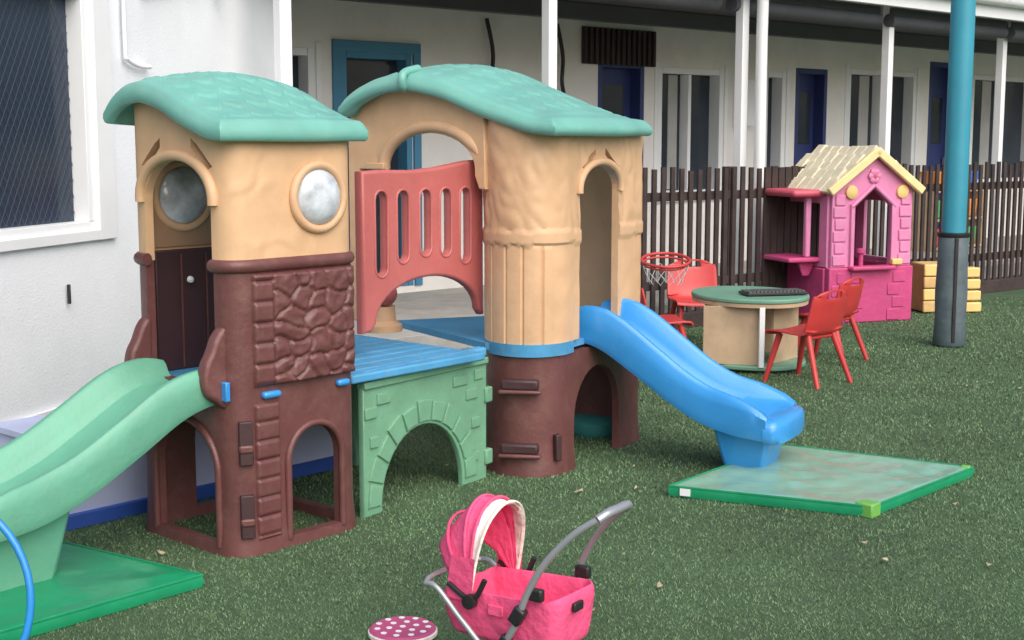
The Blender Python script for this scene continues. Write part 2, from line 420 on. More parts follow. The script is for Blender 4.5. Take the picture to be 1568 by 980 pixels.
for zc in(.15,.42):
    box('step_slot_shade',pt(F,u,v,.055,.012,zc),(.05,.05,.16),BRND,cl,ang=au-.5)  # solid block, its dark colour stands in for a shaded recess
    box('step_slot_lip',pt(F,u,v,.052,.008,zc-.02),(.052,.052,.03),BRN,cl,ang=au-.5,bevel=.008)
for s,w in((.16,.08),(.50,.06)):
    box('blue_clip',pt(F,u,v,s,-.008,.585),(w,.03,.026),BLU,cl,ang=au,bevel=.01)
box('blue_clip',pt(F,u,v,-.004,.05,.61),(.02,.05,.07),BLU,cl,ang=au,bevel=.004)
roof('small_roof',CL,v,.76,u,.695,1.565,.145,.05,TEAL,cl)
mu=(-u[0],-u[1])
slide('green_slide',pt(F,u,v,.0,.30),mu,.215,[(-.03,.605,.07,.95,.055),(.06,.60,.09,1,.055),(.18,.56,.10,1,.055),(.35,.465,.10,1,.055),(.52,.375,.10,1,.055),(.68,.32,.10,1.02,.06),(.82,.30,.09,1.08,.06),(.95,.292,.05,1.12,.06),(1.0,.289,.012,1.12,.06)],GRN,cl)
slide_end('green_slide_lip',pt(F,u,v,.0,.30),mu,.24,.99,.297,.07,GRN,cl)
box('green_slide_stand',pt(F,u,v,-.72,.30,.145),(.32,.33,.30),GRN,cl,ang=au,taper=.66,bevel=.02)
# ---- right tower
q2=(.5,.866); C2=(.200,5.825); e2=np.array((-1.05,.76)); l2=float(np.linalg.norm(e2)); e2=tuple(e2/l2); LQ=1.01
def RROOF(p):
    w=((p[0]-C2[0])*e2[0]+(p[1]-C2[1])*e2[1])/l2
    t=((p[0]-C2[0])*q2[0]+(p[1]-C2[1])*q2[1])/LQ
    t=min(1,max(0,t)); w=min(1,max(0,w))
    ed=max(abs(2*t-1),abs(2*w-1)); drop=.026*max(0,(ed-.88)/.07)**2 if ed>.88 else 0
    return 1.587+.21*fprof(w)-.050-min(drop,.03)+.075*math.sin(math.pi*t)*math.sin(math.pi*min(1,w*1.05))
pr=cat([(-.125,6.26),(-.11,6.14),(-.03,6.03),(.10,5.99),(.22,6.05),(.30,6.18),(.42,6.39),(.60,6.70),(.64,6.80),(.60,6.88),(.40,7.0),(.05,7.2)],10)
oc=(.405,6.365)
def rcut(pts,d0=-.12,d1=.25): return prism_obj(pts,oc,q2,d0,d1)
def tanR(s,z):
    h=.004*mnoise.noise(Vector((s*9,z*9,2)))
    if z>1.10: h+=.012*abs(mnoise.noise(Vector((s*13,z*9+s*4,5))))
    if 1.04<z<1.10: h=.009
    if z<1.035 and s<.48:
        k=(s/.085)%1; h=-.007 if (k<.10) else .002
    return h
wall('large_tan_wall',pr,False,.60,RROOF,.035,TANS,cl,ds=.009,dz=.014,hf=tanR,cuts=[rcut(archpts(0,.20,.55,1.27,1.385)),
   rcut([(-.185,1.375),(-.09,1.44),(-.05,1.46),(-.05,1.43),(-.16,1.355)]),rcut([(.185,1.375),(.09,1.44),(.05,1.46),(.05,1.43),(.16,1.355)])])
archtrim('door_trim',oc,q2,.006,0,.215,1.26,1.275,1.40,.019,TANS)
wall('large_brown_base',pr,False,0,.545,.04,BRN,cl,ds=.02,dz=.04,hf=lambda s,z:.012*max(0,1-z/.12)-.006,cuts=[rcut(archpts(-.0,.235,-.05,.22,.45))])
pb=[p for p in cat([(-.125,6.26),(-.115,6.14),(-.03,6.02),(.10,5.98),(.22,6.04),(.28,6.14)],8)]
wall('blue_band',pb,False,.545,.60,.05,DBL,cl,ds=.02,dz=.028)
for z in(.42,.13):
    box('foot_hold',(.035,6.0,z),(.17,.05,.05),BRND,cl,ang=-.15,bevel=.012)
    box('foot_hold_lip',(.035,5.985,z-.03),(.19,.045,.018),BRN,cl,ang=-.15,bevel=.007)
box('foot_hold',(.20,6.03,.13),(.03,.05,.12),BRND,cl,ang=.5,bevel=.005)
ao=(-.112,6.13); aw=np.array((-.78-ao[0],6.70-ao[1])); la=float(np.linalg.norm(aw)); aw=tuple(aw/la)
top=[(s,RROOF((ao[0]+aw[0]*s,ao[1]+aw[1]*s))) for s in np.linspace(0,la,16)]
n=18; c,hw,zs,zt=.345,.288,1.37,1.53
arc=[(c-hw*math.cos(math.pi*i/n),zs+(zt-zs)*math.sin(math.pi*i/n)) for i in range(n+1)]
outl=[(-.005,1.28),(.03,1.28),(c-hw,1.34)]+arc+[(c+hw,1.36),(.80,1.36),(.80,.62),(la,.62)]+top[::-1]
panel('arch_wall',outl,[],ao,aw,.04,TAN,cl)
ring=[(c-(hw+.028)*math.cos(math.pi*i/n),zs-.01+(zt-zs+.04)*math.sin(math.pi*i/n)) for i in range(2,n+1)]
tube('arch_ring',[(ao[0]+aw[0]*s+aw[1]*.010,ao[1]+aw[1]*s-aw[0]*-.012-.008,z) for s,z in ring],lambda t:.029*min(1,.35+t*6),TANS,cl,smooth=1)
box('arch_foot',(ao[0]+aw[0]*.69,ao[1]+aw[1]*.69-.02,1.375),(.12,.05,.03),TANS,cl,ang=math.atan2(aw[1],aw[0]))
roof('large_roof',C2,e2,l2,q2,LQ,1.587,.21,.075,TEAL,cl,n=140,rows=10,cols=9,kx=.10,ky=.20)
k=.66; pc=(C2[0]+e2[0]*l2*k,C2[1]+e2[1]*l2*k); zc=1.587+.21*fprof(k)
tube('roof_clamp',[(pc[0]+.012,pc[1]+.03,zc-.06),(pc[0]-.004,pc[1]-.012,zc-.055),(pc[0]-.006,pc[1]-.022,zc-.02),(pc[0]+.005,pc[1]+.005,zc+.008),(pc[0]+.06,pc[1]+.09,zc+.03)],.02,TEAL,cl)
dS=(.885,-.465); SO=(.405,6.47)
slide('blue_slide',SO,dS,.20,[(-.05,.615,.10,1,.055),(.04,.61,.13,1,.055),(.14,.575,.13,1,.055),(.30,.475,.12,1,.055),(.46,.375,.11,1,.06),(.60,.315,.10,1.03,.075),(.74,.292,.085,1.10,.09),(.85,.286,.05,1.16,.095),(.91,.283,.014,1.17,.095)],BLU,cl)
slide_end('blue_slide_lip',SO,dS,.235,.895,.292,.11,BLU,cl)
sx=(SO[0]+dS[0]*.77,SO[1]+dS[1]*.77)
box('blue_slide_stand',(sx[0],sx[1],.12),(.28,.32,.26),BLU,cl,ang=math.atan2(dS[1],dS[0]),taper=.62,bevel=.02)
for i in range(9):
    b=.05+i*.095
    box('deck_plank',(F[0]+u[0]*(LA+.375)+v[0]*(b+.04),F[1]+u[1]*(LA+.375)+v[1]*(b+.04),.575),(.78,.086,.035),DBL,cl,ang=au+.03,bevel=.008)
mk('tower_deck',[(-.12,6.12,.590),(.1,6.03,.590),(.24,6.12,.590),(.6,6.76,.590),(.05,7.15,.590),(-.6,6.9,.590),(-.12,6.12,.56),(.1,6.03,.56),(.24,6.12,.56),(.6,6.76,.56),(.05,7.15,.56),(-.6,6.9,.56)],[(0,1,2,3,4,5),(6,7,8,9,10,11)]+[(i,(i+1)%6,6+(i+1)%6,6+i) for i in range(6)],DBL,cl)
gl=(-.60,5.33); gr=(-.125,5.99); gd=np.array((gr[0]-gl[0],gr[1]-gl[1])); GL=float(np.linalg.norm(gd)); gd=tuple(gd/GL); ag=math.atan2(gd[1],gd[0])
def gpanel(off,nm):
    og=(gl[0]-gd[1]*off,gl[1]+gd[0]*off); c=.375
    arc=[(c+.265*math.cos(math.pi*i/20),.03+.29*math.sin(math.pi*i/20)) for i in range(21)]
    panel(nm,[(0,0),(c-.265,0)]+arc[::-1]+[(c+.265,0),(GL,0),(GL,.53),(0,.53)],[],og,gd,.03,GRP,cl)
    nx,ny=gd[1],-gd[0]
    if off==0:
        for i in range(11):
            a0=math.pi*(i+.06)/11; a1=math.pi*(i+.94)/11
            ang=[a0,(a0+a1)/2,a1]
            ol=[(c+.28*math.cos(a),.03+.305*math.sin(a)) for a in ang]+[(c+(.355+.012*(i%2))*math.cos(a),.03+(.385+.012*(i%2))*math.sin(a)) for a in ang[::-1]]
            panel('arch_stone',ol,[],(og[0]+nx*.017,og[1]+ny*.017),gd,.016,GRP,cl,bev=.004)
        for s,z,w in((.04,.42,.07),(.06,.30,.05),(.70,.40,.08),(.73,.27,.06),(.70,.12,.09),(.12,.47,.08),(.62,.47,.1),(.75,.48,.06)):
            box('brick_relief',(og[0]+gd[0]*s+nx*.017,og[1]+gd[1]*s+ny*.017,z),(w,.014,.045),GRP,cl,ang=ag,bevel=.004)
        for z in(.10,.38):
            box('hinge',(og[0]+gd[0]*(GL+.005)+nx*.012,og[1]+gd[1]*(GL+.005)+ny*.012,z),(.05,.035,.07),GRP,cl,ang=ag,bevel=.008)
        box('panel_lip',(og[0]+gd[0]*GL/2+nx*.004,og[1]+gd[1]*GL/2+ny*.004,.535),(GL,.05,.03),GRP,cl,ang=ag,bevel=.006)
        for i in range(6):
            box('deck_lip',(og[0]+gd[0]*(.07+i*.134),og[1]+gd[1]*(.07+i*.134),.574),(.128,.055,.042),DBL,cl,ang=ag,bevel=.012)
gpanel(0,'green_arch_panel'); gpanel(.62,'green_arch_panel_back')
rl=np.array((-.635,5.66)); rr_=np.array((-.148,6.29)); rd=rr_-rl; RL=float(np.linalg.norm(rd)); rd=tuple(rd/RL)
ol=[(0,.695),(.05,.70)]+[(.42-.34*math.cos(math.pi*i/20),.73+.175*math.sin(math.pi*i/20)) for i in range(21)]+[(RL-.01,.70),(RL,.70),(RL,1.41),(RL*.85,1.405),(RL*.6,1.38),(RL*.4,1.37),(RL*.15,1.375),(0,1.37)]
SL=((.115,.93),(.25,.98),(.395,1.0),(.53,.99),(.665,.95))
panel('red_railing',ol,[rslot(s-.034,zb,s+.034,1.285) for s,zb in SL],tuple(rl),rd,.05,RED,cl,bev=.014)
nx,ny=rd[1],-rd[0]
for (s,zb) in SL:
    L=rslot(s-.040,zb-.006,s+.040,1.291)
    tube('slot_rim',[(rl[0]+rd[0]*a+nx*.022,rl[1]+rd[1]*a+ny*.022,z) for a,z in L],.007,RED,cl,closed=True,smooth=1,seg=8)
lathe('stump',(-.62,6.45,.60),[(.10,0),(.10,.03),(.07,.05),(.065,.12),(.0,.12)],TANS,cl)
lathe('red_knob',(-.60,6.42,.78),[(.06*math.sin(a),-.06*math.cos(a)) for a in np.linspace(0,math.pi,13)],RED,cl,angle=80)
lathe('floor_cushion',(.42,6.95,0),[(0,0),(.14,0),(.16,.03),(.16,.07),(.13,.09),(0,.095)],M('cushion_teal',(.03,.2,.2),.7))
# ================================================================= MATS
def gmat(name,cs,mat,side,corners=None,h=.05,label=False):
    e=empty(name,(cs[0][0],cs[0][1],0))
    cs=[Vector((x,y,0)) for x,y in cs]; N=70; vs=[];fs=[]
    for i in range(N+1):
        for j in range(N+1):
            a,b=i/N,j/N
            p=cs[0]*(1-a)*(1-b)+cs[1]*a*(1-b)+cs[2]*a*b+cs[3]*(1-a)*b
            ed=min(a,1-a,b,1-b)
            nz=mnoise.noise(p*4+Vector((3,1,0)))*.007+mnoise.noise(p*9)*.004-abs(mnoise.noise(Vector((p.x*7+p.y*3,p.y*2-p.x,4))))*.008-abs(mnoise.noise(Vector((p.x*2-p.y*6,p.x*5+p.y,9))))*.006
            p.z=h+nz*min(1,ed/.08)-(.006 if ed==0 else 0); vs.append(p)
    for i in range(N):
        for j in range(N): k=i*(N+1)+j; fs.append((k,k+N+1,k+N+2,k+1))
    mk('vinyl_top',vs,fs,mat,e,angle=80)
    c=sum(cs,Vector())/4
    vv=[(p.x,p.y,.003) for p in cs]+[tuple((c+(p-c)*1.012)[:2])+(h*.5,) for p in cs]+[(p.x,p.y,h-.004) for p in cs]
    ff=[(0,1,2,3)]+[(r*4+i,r*4+(i+1)%4,r*4+4+(i+1)%4,r*4+4+i) for r in(0,1) for i in range(4)]
    mk('vinyl_side',vv,ff,side,e,angle=60)
    tube('edge_binding',[(p.x,p.y,h-.004) for p in cs],.006,side,e,closed=True,smooth=1,seg=6)
    if corners:
        for k,m,sz in corners:
            p=cs[k]; d=(c-p).normalized(); q=p+d*.035
            box('corner_patch',(q.x,q.y,h/2+.003),(sz,sz,h+.008),m,e,ang=math.atan2((cs[(k+1)%4]-p).y,(cs[(k+1)%4]-p).x),bevel=.006)
    if label:
        d=(cs[1]-cs[0]).normalized(); q=cs[0]+d*.07+Vector((d.y,-d.x,0))*.008
        box('label',(q.x,q.y,h*.55),(.045,.004,.03),TRM,e,ang=math.atan2(d.y,d.x),bevel=0)
    return e
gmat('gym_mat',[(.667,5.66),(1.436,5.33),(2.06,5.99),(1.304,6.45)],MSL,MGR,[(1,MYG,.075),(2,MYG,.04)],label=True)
gmat('gym_mat',[(-1.80,4.95),(-2.42,4.20),(-1.62,3.82),(-1.045,4.465)],MGR,MGR)
# ================================================================= GROUND
GR=M('turf_base',(.075,.135,.065),.9,.25,1.2,1,260,dirt=.25,dcol=(.09,.12,.06))
mk('ground',[(-150,-60,0),(150,-60,0),(150,250,0),(-150,250,0)],[(0,1,2,3)],GR)
gm=bpy.data.materials.new('grass_blades'); gm.use_nodes=True; nt=gm.node_tree; N=nt.nodes; L=nt.links; b=N['Principled BSDF']
g=N.new('ShaderNodeNewGeometry'); r=N.new('ShaderNodeValToRGB')
r.color_ramp.elements[0].color=(.07,.14,.06,1); r.color_ramp.elements[1].color=(.25,.33,.18,1)
el=r.color_ramp.elements.new(.5); el.color=(.115,.21,.095,1); el=r.color_ramp.elements.new(.92); el.color=(.165,.265,.125,1)
tc=N.new('ShaderNodeTexCoord'); n1=N.new('ShaderNodeTexNoise'); n1.inputs['Scale'].default_value=1.3; n1.inputs['Detail'].default_value=3
L.new(tc.outputs['Object'],n1.inputs['Vector'])
mp=N.new('ShaderNodeMapRange'); mp.inputs['From Min'].default_value=.3; mp.inputs['From Max'].default_value=.7; mp.inputs['To Min'].default_value=.74; mp.inputs['To Max'].default_value=1.22
L.new(n1.outputs['Fac'],mp.inputs['Value']); L.new(g.outputs['Random Per Island'],r.inputs['Fac'])
mx=N.new('ShaderNodeMix'); mx.data_type='RGBA'; mx.blend_type='MULTIPLY'; mx.inputs['Factor'].default_value=1
L.new(r.outputs['Color'],mx.inputs['A']); L.new(mp.outputs['Result'],mx.inputs['B']); L.new(mx.outputs['Result'],b.inputs['Base Color'])
b.inputs['Roughness'].default_value=.6
NB=340000
D=3.4*np.exp(np.random.rand(NB)*math.log(13/3.4))
X=(np.random.rand(NB)*2-1)*(D*.42+.3); Y=D
sc=np.clip(D/5,.8,2.2)
w=.0020*sc*(.6+np.random.rand(NB)*.8); h=.0095*(.5+np.random.rand(NB)*.8)*np.clip(sc,.9,1.3)
an=np.random.rand(NB)*math.pi; lx=(np.random.rand(NB)-.5)*.018; ly=(np.random.rand(NB)-.5)*.018
V=np.zeros((NB,3,3)); V[:,0,0]=X-np.cos(an)*w; V[:,0,1]=Y-np.sin(an)*w; V[:,1,0]=X+np.cos(an)*w; V[:,1,1]=Y+np.sin(an)*w
V[:,2,0]=X+lx; V[:,2,1]=Y+ly; V[:,2,2]=h
me=bpy.data.meshes.new('grass'); me.vertices.add(NB*3); me.vertices.foreach_set('co',V.reshape(-1))
me.loops.add(NB*3); me.loops.foreach_set('vertex_index',np.arange(NB*3,dtype=np.int32)); me.polygons.add(NB)
me.polygons.foreach_set('loop_start',np.arange(0,NB*3,3,dtype=np.int32)); me.update(); me.validate()
o=bpy.data.objects.new('artificial_grass',me); S.collection.objects.link(o); me.materials.append(gm)
vs=[];fs=[]
for i in range(45):
    D_=random.uniform(4.2,13); x=random.uniform(0,.40)*D_ if i>7 else random.uniform(-.3,.1)*D_
    a=random.random()*6.28; l=random.uniform(.010,.022); w_=l*random.uniform(.3,.6); z=.012
    k=len(vs)
    for (p,q,zz) in((-l,0,.006),(-l*.3,w_,0),(l*.5,w_*.8,.006),(l,0,.012),(l*.4,-w_,.002),(-l*.4,-w_*.8,.007)):
        vs.append((x+p*math.cos(a)-q*math.sin(a),D_+p*math.sin(a)+q*math.cos(a),z+zz))
    fs.append(tuple(range(k,k+6)))
mk('fallen_leaves',vs,fs,LEF)
# ================================================================= WHITE BUILDING (left)
wb=empty('white_building',(-2.49,6.6,0))
wo=(-2.49-.27*1.5,6.53-.963*1.5); wdv=(.27,.963)
WL=4.65
def onw(s,off,z): return (wo[0]+wdv[0]*s+wdv[1]*off,wo[1]+wdv[1]*s-wdv[0]*off,z)
panel('wall',rectpts(0,0,WL,3.6),[rectpts(-.0+.25,1.03,2.24,2.27)],wo,wdv,.2,WHT,wb,bev=.004)
wa=math.atan2(wdv[1],wdv[0])
box('end_wall',(onw(WL,-2.1,1.8)),(.2,4.0,3.6),WHT,wb,ang=wa)
box('window_glass',onw(1.245,-.0,1.65),(1.99,.02,1.24),M('window_blue_glass',(.03,.05,.085),.15,.2,1),wb,ang=wa,bevel=0)
for nm,s,z,l,hh in(('frame_bottom',1.245,1.05,1.99,.05),('frame_top',1.245,2.25,1.99,.05)):
    box(nm,onw(s,.05,z),(l,.10,hh),TRM,wb,ang=wa)
box('frame_side',onw(2.215,.052,1.65),(.05,.10,1.15),TRM,wb,ang=wa)
box('arch_bottom',onw(1.25,.11,1.003),(2.2,.035,.055),TRM,wb,ang=wa)
box('arch_side',onw(2.33,.112,1.66),(.16,.035,1.37),TRM,wb,ang=wa)
prt=[]
for i in range(-30,50):
    for sg in(1,-1):
        s0=.25+i*.05; z0,z1=1.08,2.22
        a=(s0,z0); bb=(s0+sg*(z1-z0)*.6,z1); dx=bb[0]-a[0]
        ta=(.26-a[0])/dx; tb=(2.18-a[0])/dx
        if ta>tb: ta,tb=tb,ta
        t0=max(0,ta); t1=min(1,tb)
        if t1-t0<.02: continue
        A=Vector(onw(a[0]+dx*t0,.02,a[1]+(z1-z0)*t0)); B=Vector(onw(a[0]+dx*t1,.02,a[1]+(z1-z0)*t1))
        prt.append(tubeg([A,B],.0018,4,False,1))
merged('security_lattice',prt,M('lattice',(.03,.04,.055),.6),wb)
tube('conduit',[onw(2.55,.13,3.4),onw(2.55,.13,2.4),onw(2.55,.13,1.98),onw(2.57,.13,1.93),onw(2.68,.13,1.90),onw(2.8,.13,1.9)],.012,TRM,wb)
box('skirting',onw(2.3,.112,.08),(4.5,.02,.16),TRM,wb,ang=wa)
box('wall_hook',onw(1.95,.12,.72),(.01,.02,.10),BLK,wb,ang=wa)
EV=M('eave_grey',(.30,.29,.29),.7)
mk('eave_rafter',[onw(2.75,.105,2.30),onw(2.75,.105,2.75),onw(4.5,.105,2.75),onw(4.5,.105,2.60),onw(2.75,.14,2.30),onw(2.75,.14,2.75),onw(4.5,.14,2.75),onw(4.5,.14,2.60)],[(0,1,2,3),(4,5,6,7),(0,1,5,4),(1,2,6,5),(2,3,7,6),(3,0,4,7)],EV,wb)
tube('eave_bracket',[onw(3.6,.2,2.60),onw(3.6,.2,2.36)],.022,M('bronze',(.2,.12,.07),.5),wb,smooth=1)
bb=empty('blue_bench',(-1.5,5.6,0))
bc=(-1.75+u[0]*.75+v[0]*.22,5.10+u[1]*.75+v[1]*.22)
box('bench_body',(bc[0],bc[1],.20),(1.5,.40,.29),BEN,bb,ang=au)
box('bench_plinth',(bc[0],bc[1],.03),(1.54,.44,.06),BNB,bb,ang=au)
box('bench_seat',(bc[0],bc[1],.36),(1.54,.44,.03),BEN,bb,ang=au)
# ================================================================= VERANDA BUILDING
vb=empty('veranda_building',(0,12,0))
W0=(-1.22,12.1); db=(.7388,.6739); ab=math.atan2(db[1],db[0])
def onb(k,off,z): return (W0[0]+db[0]*k+db[1]*off,W0[1]+db[1]*k-db[0]*off,z)
ops=[(-1.0,-.67,1.35,2.25),(-.4,.36,.2,2.25),(2.72,3.4,.2,2.28),(3.62,4.68,.9,2.25),(5.42,5.80,.9,2.26),(6.0,6.62,.2,2.32),(7.05,8.56,.9,2.35),(8.88,9.61,.2,2.5),(9.96,11.7,.9,2.37)]
panel('wall',rectpts(-6,0,16,3.3),[rectpts(a,z0,b_,z1) for a,b_,z0,z1 in ops],W0,db,.2,WHB,vb,bev=.003)
for i,(a,b_,z0,z1) in enumerate(ops):
    c=(a+b_)/2; w_=b_-a; hh=z1-z0; zc=(z0+z1)/2
    door=z0<.5
    fm=BFR if i==1 else (DOR if door else TRM)
    box('pane',onb(c,-.05,zc),(w_,.02,hh),DOR if door and i!=1 else DRK,vb,ang=ab,bevel=0)
    for s,z,l,h2 in((a+.03,zc,.06,hh),(b_-.03,zc,.06,hh),(c,z1-.03,w_-.13,.06),(c,z0+.03,w_-.13,.06)):
        box('frame',onb(s,.03,z),(l,.15,h2),fm,vb,ang=ab,bevel=.003)
    if not door and w_>.6:
        box('mullion',onb(c,.02,zc),(.05,.12,hh-.13),fm,vb,ang=ab,bevel=.003)
        box('curtain',onb(a+w_*.36,-.035,zc),(w_*.14,.01,hh-.14),CUR,vb,ang=ab,bevel=0)
        box('sill',onb(c,.12,z0-.03),(w_+.1,.06,.05),TRM,vb,ang=ab)
    if not door:
        for s in(a-.04,b_+.04): box('surround',onb(s,.108,zc),(.05,.02,hh+.1),TRM,vb,ang=ab,bevel=.003)
    if door and i!=1:
        box('door_handle',onb(b_-.12,.0,1.2),(.03,.05,.12),MTL,vb,ang=ab)
        box('door_light',onb(c,-.03,1.75),(w_*.5,.02,.6),DRK,vb,ang=ab,bevel=0)
    if i==1:
        box('doorway_dark_interior',onb(c,-.03,1.2),(w_-.14,.02,1.9),DRK,vb,ang=ab,bevel=0)  # dark sheet stands in for the unlit interior behind the frame
        for s in(a-.05,b_+.05): box('architrave',onb(s,.11,1.25),(.08,.03,2.1),BFR,vb,ang=ab)
        box('architrave',onb(c,.112,2.29),(w_+.18,.03,.09),BFR,vb,ang=ab)
box('shutter_back',onb(3.0,.12,2.42),(1.05,.02,.36),BLK,vb,ang=ab)
for i in range(14): box('shutter_slat',onb(2.5+i*.077,.14,2.42),(.04,.03,.36),FEN,vb,ang=ab)
box('air_unit',onb(4.98,.15,1.9),(.25,.2,.5),TRM,vb,ang=ab)
for k_ in(1.2,2.1): tube('wall_hose',[onb(k_,.15,2.6),onb(k_+.05,.18,2.3),onb(k_+.02,.2,2.05),onb(k_+.1,.16,1.9)],.02,BLK,vb)
box('slab',onb(4.5,1.15,.07),(22,2.3,.14),CON,vb,ang=ab)
box('ceiling',onb(4.5,1.15,2.84),(22,2.28,.04),SOF,vb,ang=ab)
box('wall_beam',onb(4.5,.16,2.735),(22,.10,.16),SOF,vb,ang=ab)
box('fascia',onb(4.5,2.34,2.88),(22,.05,.24),TRM,vb,ang=ab)
tube('gutter',[onb(-6,2.42,2.94),onb(16,2.42,2.94)],.06,TRM,vb,smooth=1)
box('roof_sheet',onb(4.5,1.1,3.1),(22.4,3.0,.05),CON,vb,ang=ab)
for a,b_ in((-3,2.1),(2.3,4.55),(4.75,7.0),(7.15,9.4),(9.5,14)):
    tube('rolled_blind',[onb(a,2.1,2.66),onb(b_,2.1,2.66)],.065,SHD,vb,smooth=1,seg=12)
    box('blind_valance',onb((a+b_)/2,2.12,2.72),(b_-a,.03,.12),SHD,vb,ang=ab)
for i in range(-2,7):
    box('post',(.28+1.72*i,10.45+1.68*i,1.42),(.085,.085,2.78),TRM,vb,ang=ab,bevel=.006)
tube('downpipe',[(2.16,12.05,0),(2.16,12.05,1.5),(2.16,12.05,2.72),(2.19,12.0,2.82),(2.27,11.9,2.88)],.05,TRM,vb,smooth=3)
# toy shelf on the veranda, seen through the pickets
ts=empty('toy_shelf',(4.9,15.1,0))
def tsf(k,z,o=0): return onb(8.35+k,.75+o,z)
for z in(.17,.52,.87): box('shelf_board',tsf(0,z),(1.1,.34,.03),WOD,ts,ang=ab)
for k_ in(-.55,.55): box('shelf_side',tsf(k_,.53),(.03,.34,.78),WOD,ts,ang=ab)
TC=[M('bin_red',(.5,.05,.04)),M('bin_blue',(.04,.14,.5)),M('bin_orange',(.7,.25,.04)),M('bin_green',(.06,.35,.12))]
for r_ in range(3):
    for k_ in range(4): box('toy_bin',tsf(-.39+k_*.26,.30+r_*.35),(.20,.26,.22),TC[(k_+r_*3)%4],ts,ang=ab,bevel=.015,taper=.85)
# ================================================================= FENCE
fe_=empty('picket_fence',(3,12.3,0))
fa=(.95,10.62); fb=(6.9,15.2); fd=np.array((fb[0]-fa[0],fb[1]-fa[1])); FL=float(np.linalg.norm(fd)); fd=fd/FL; af=math.atan2(fd[1],fd[0])
prt=[]; s=-.8
while s<FL:
    w_=.044; hh=1.27+random.uniform(-.018,.018)
    if 1.45<s<2.3: w_=.07
    x=fa[0]+fd[0]*s; y=fa[1]+fd[1]*s
    prt.append(boxg((x,y,.12+(hh-.12)/2),(w_,.02,hh-.12),af+random.uniform(-.03,.03)))
    s+=.10 if not(1.45<s<2.3) else .085
merged('pickets',prt,FEN,fe_)
for z in(.35,1.05): box('rail',(fa[0]+fd[0]*(FL/2-.4)-fd[1]*.03,fa[1]+fd[1]*(FL/2-.4)+.03,z),(FL+.8,.04,.07),FEN,fe_,ang=af)
s=-.5
while s<FL:
    box('fence_post',(fa[0]+fd[0]*s-.03,fa[1]+fd[1]*s+.06,.64),(.09,.09,1.28),FEN,fe_,ang=af); s+=1.6
box('sleeper_edge',(fa[0]+fd[0]*FL/2,fa[1]+fd[1]*FL/2,.06),(FL+2,.12,.12),FEN,fe_,ang=af)
# ================================================================= POLE
po=empty('shade_sail_pole',(3.2,9.93,0))
lathe('pole',(3.2,9.93,0),[(.085,0),(.085,4.6),(0,4.6)],POL,po,angle=30)
lathe('padding',(3.2,9.93,0),[(.10,.0),(.118,.02),(.110,.2),(.114,.4),(.107,.6),(.108,.80),(.10,.82),(.086,.825)],PAD,po,angle=50)
box('pad_seam',(3.19,9.82,.42),(.025,.02,.76),BLK,po)
lathe('pad_cap',(3.2,9.93,.80),[(.11,0),(.115,.01),(.115,.03),(.086,.035)],BLK,po)
# ================================================================= TABLE
tb=empty('activity_table',(1.60,9.1,0))
tc_=(1.59,9.12); out=[]
for i in range(40):
    a=2*math.pi*i/40; r_=.345+.04*math.cos(2*a+.5); out.append((tc_[0]+r_*math.cos(a),tc_[1]+r_*math.sin(a)*1.4))
def slab(name,out,z0,z1,mat,par,bevel=.008):
    n=len(out); vs=[(x,y,z0) for x,y in out]+[(x,y,z1) for x,y in out]
    return mk(name,vs,[tuple(range(n)),tuple(range(n,2*n))]+[(i,(i+1)%n,n+(i+1)%n,n+i) for i in range(n)],mat,par,bevel=bevel)
slab('table_top',out,.455,.485,TTP,tb)
slab('table_edge',[(tc_[0]+(x-tc_[0])*.985,tc_[1]+(y-tc_[1])*.985) for x,y in out],.43,.455,WOD,tb,0)
slab('table_base',[(tc_[0]+(x-tc_[0])*.97,tc_[1]+(y-tc_[1])*.97) for x,y in out],.02,.05,TTP,tb)
for x,y,w_,a in((1.42,8.80,.36,-.25),(1.80,8.95,.34,.9),(1.60,9.15,.6,1.5)):
    box('side_panel',(x,y,.24),(w_,.02,.38),WOD,tb,ang=a)
box('upright',(1.60,8.70,.24),(.035,.03,.39),TRM,tb)
box('back_panel',(1.6,9.3,.24),(.56,.02,.38),WOD,tb)
kb=empty('computer_keyboard',(1.70,9.1,.49))
box('body',(1.72,8.98,.500),(.42,.17,.018),BLK,kb,ang=.22)
Rk=Matrix.Rotation(.22,3,'Z'); prt=[]
for i in range(15):
    for j in range(4):
        p=Rk@Vector((-.185+i*.0265,-.058+j*.038,0)); prt.append(boxg((1.72+p.x,8.98+p.y,.514),(.019,.025,.010),.22))
merged('keys',prt,M('keys',(.10,.10,.11),.4),kb)
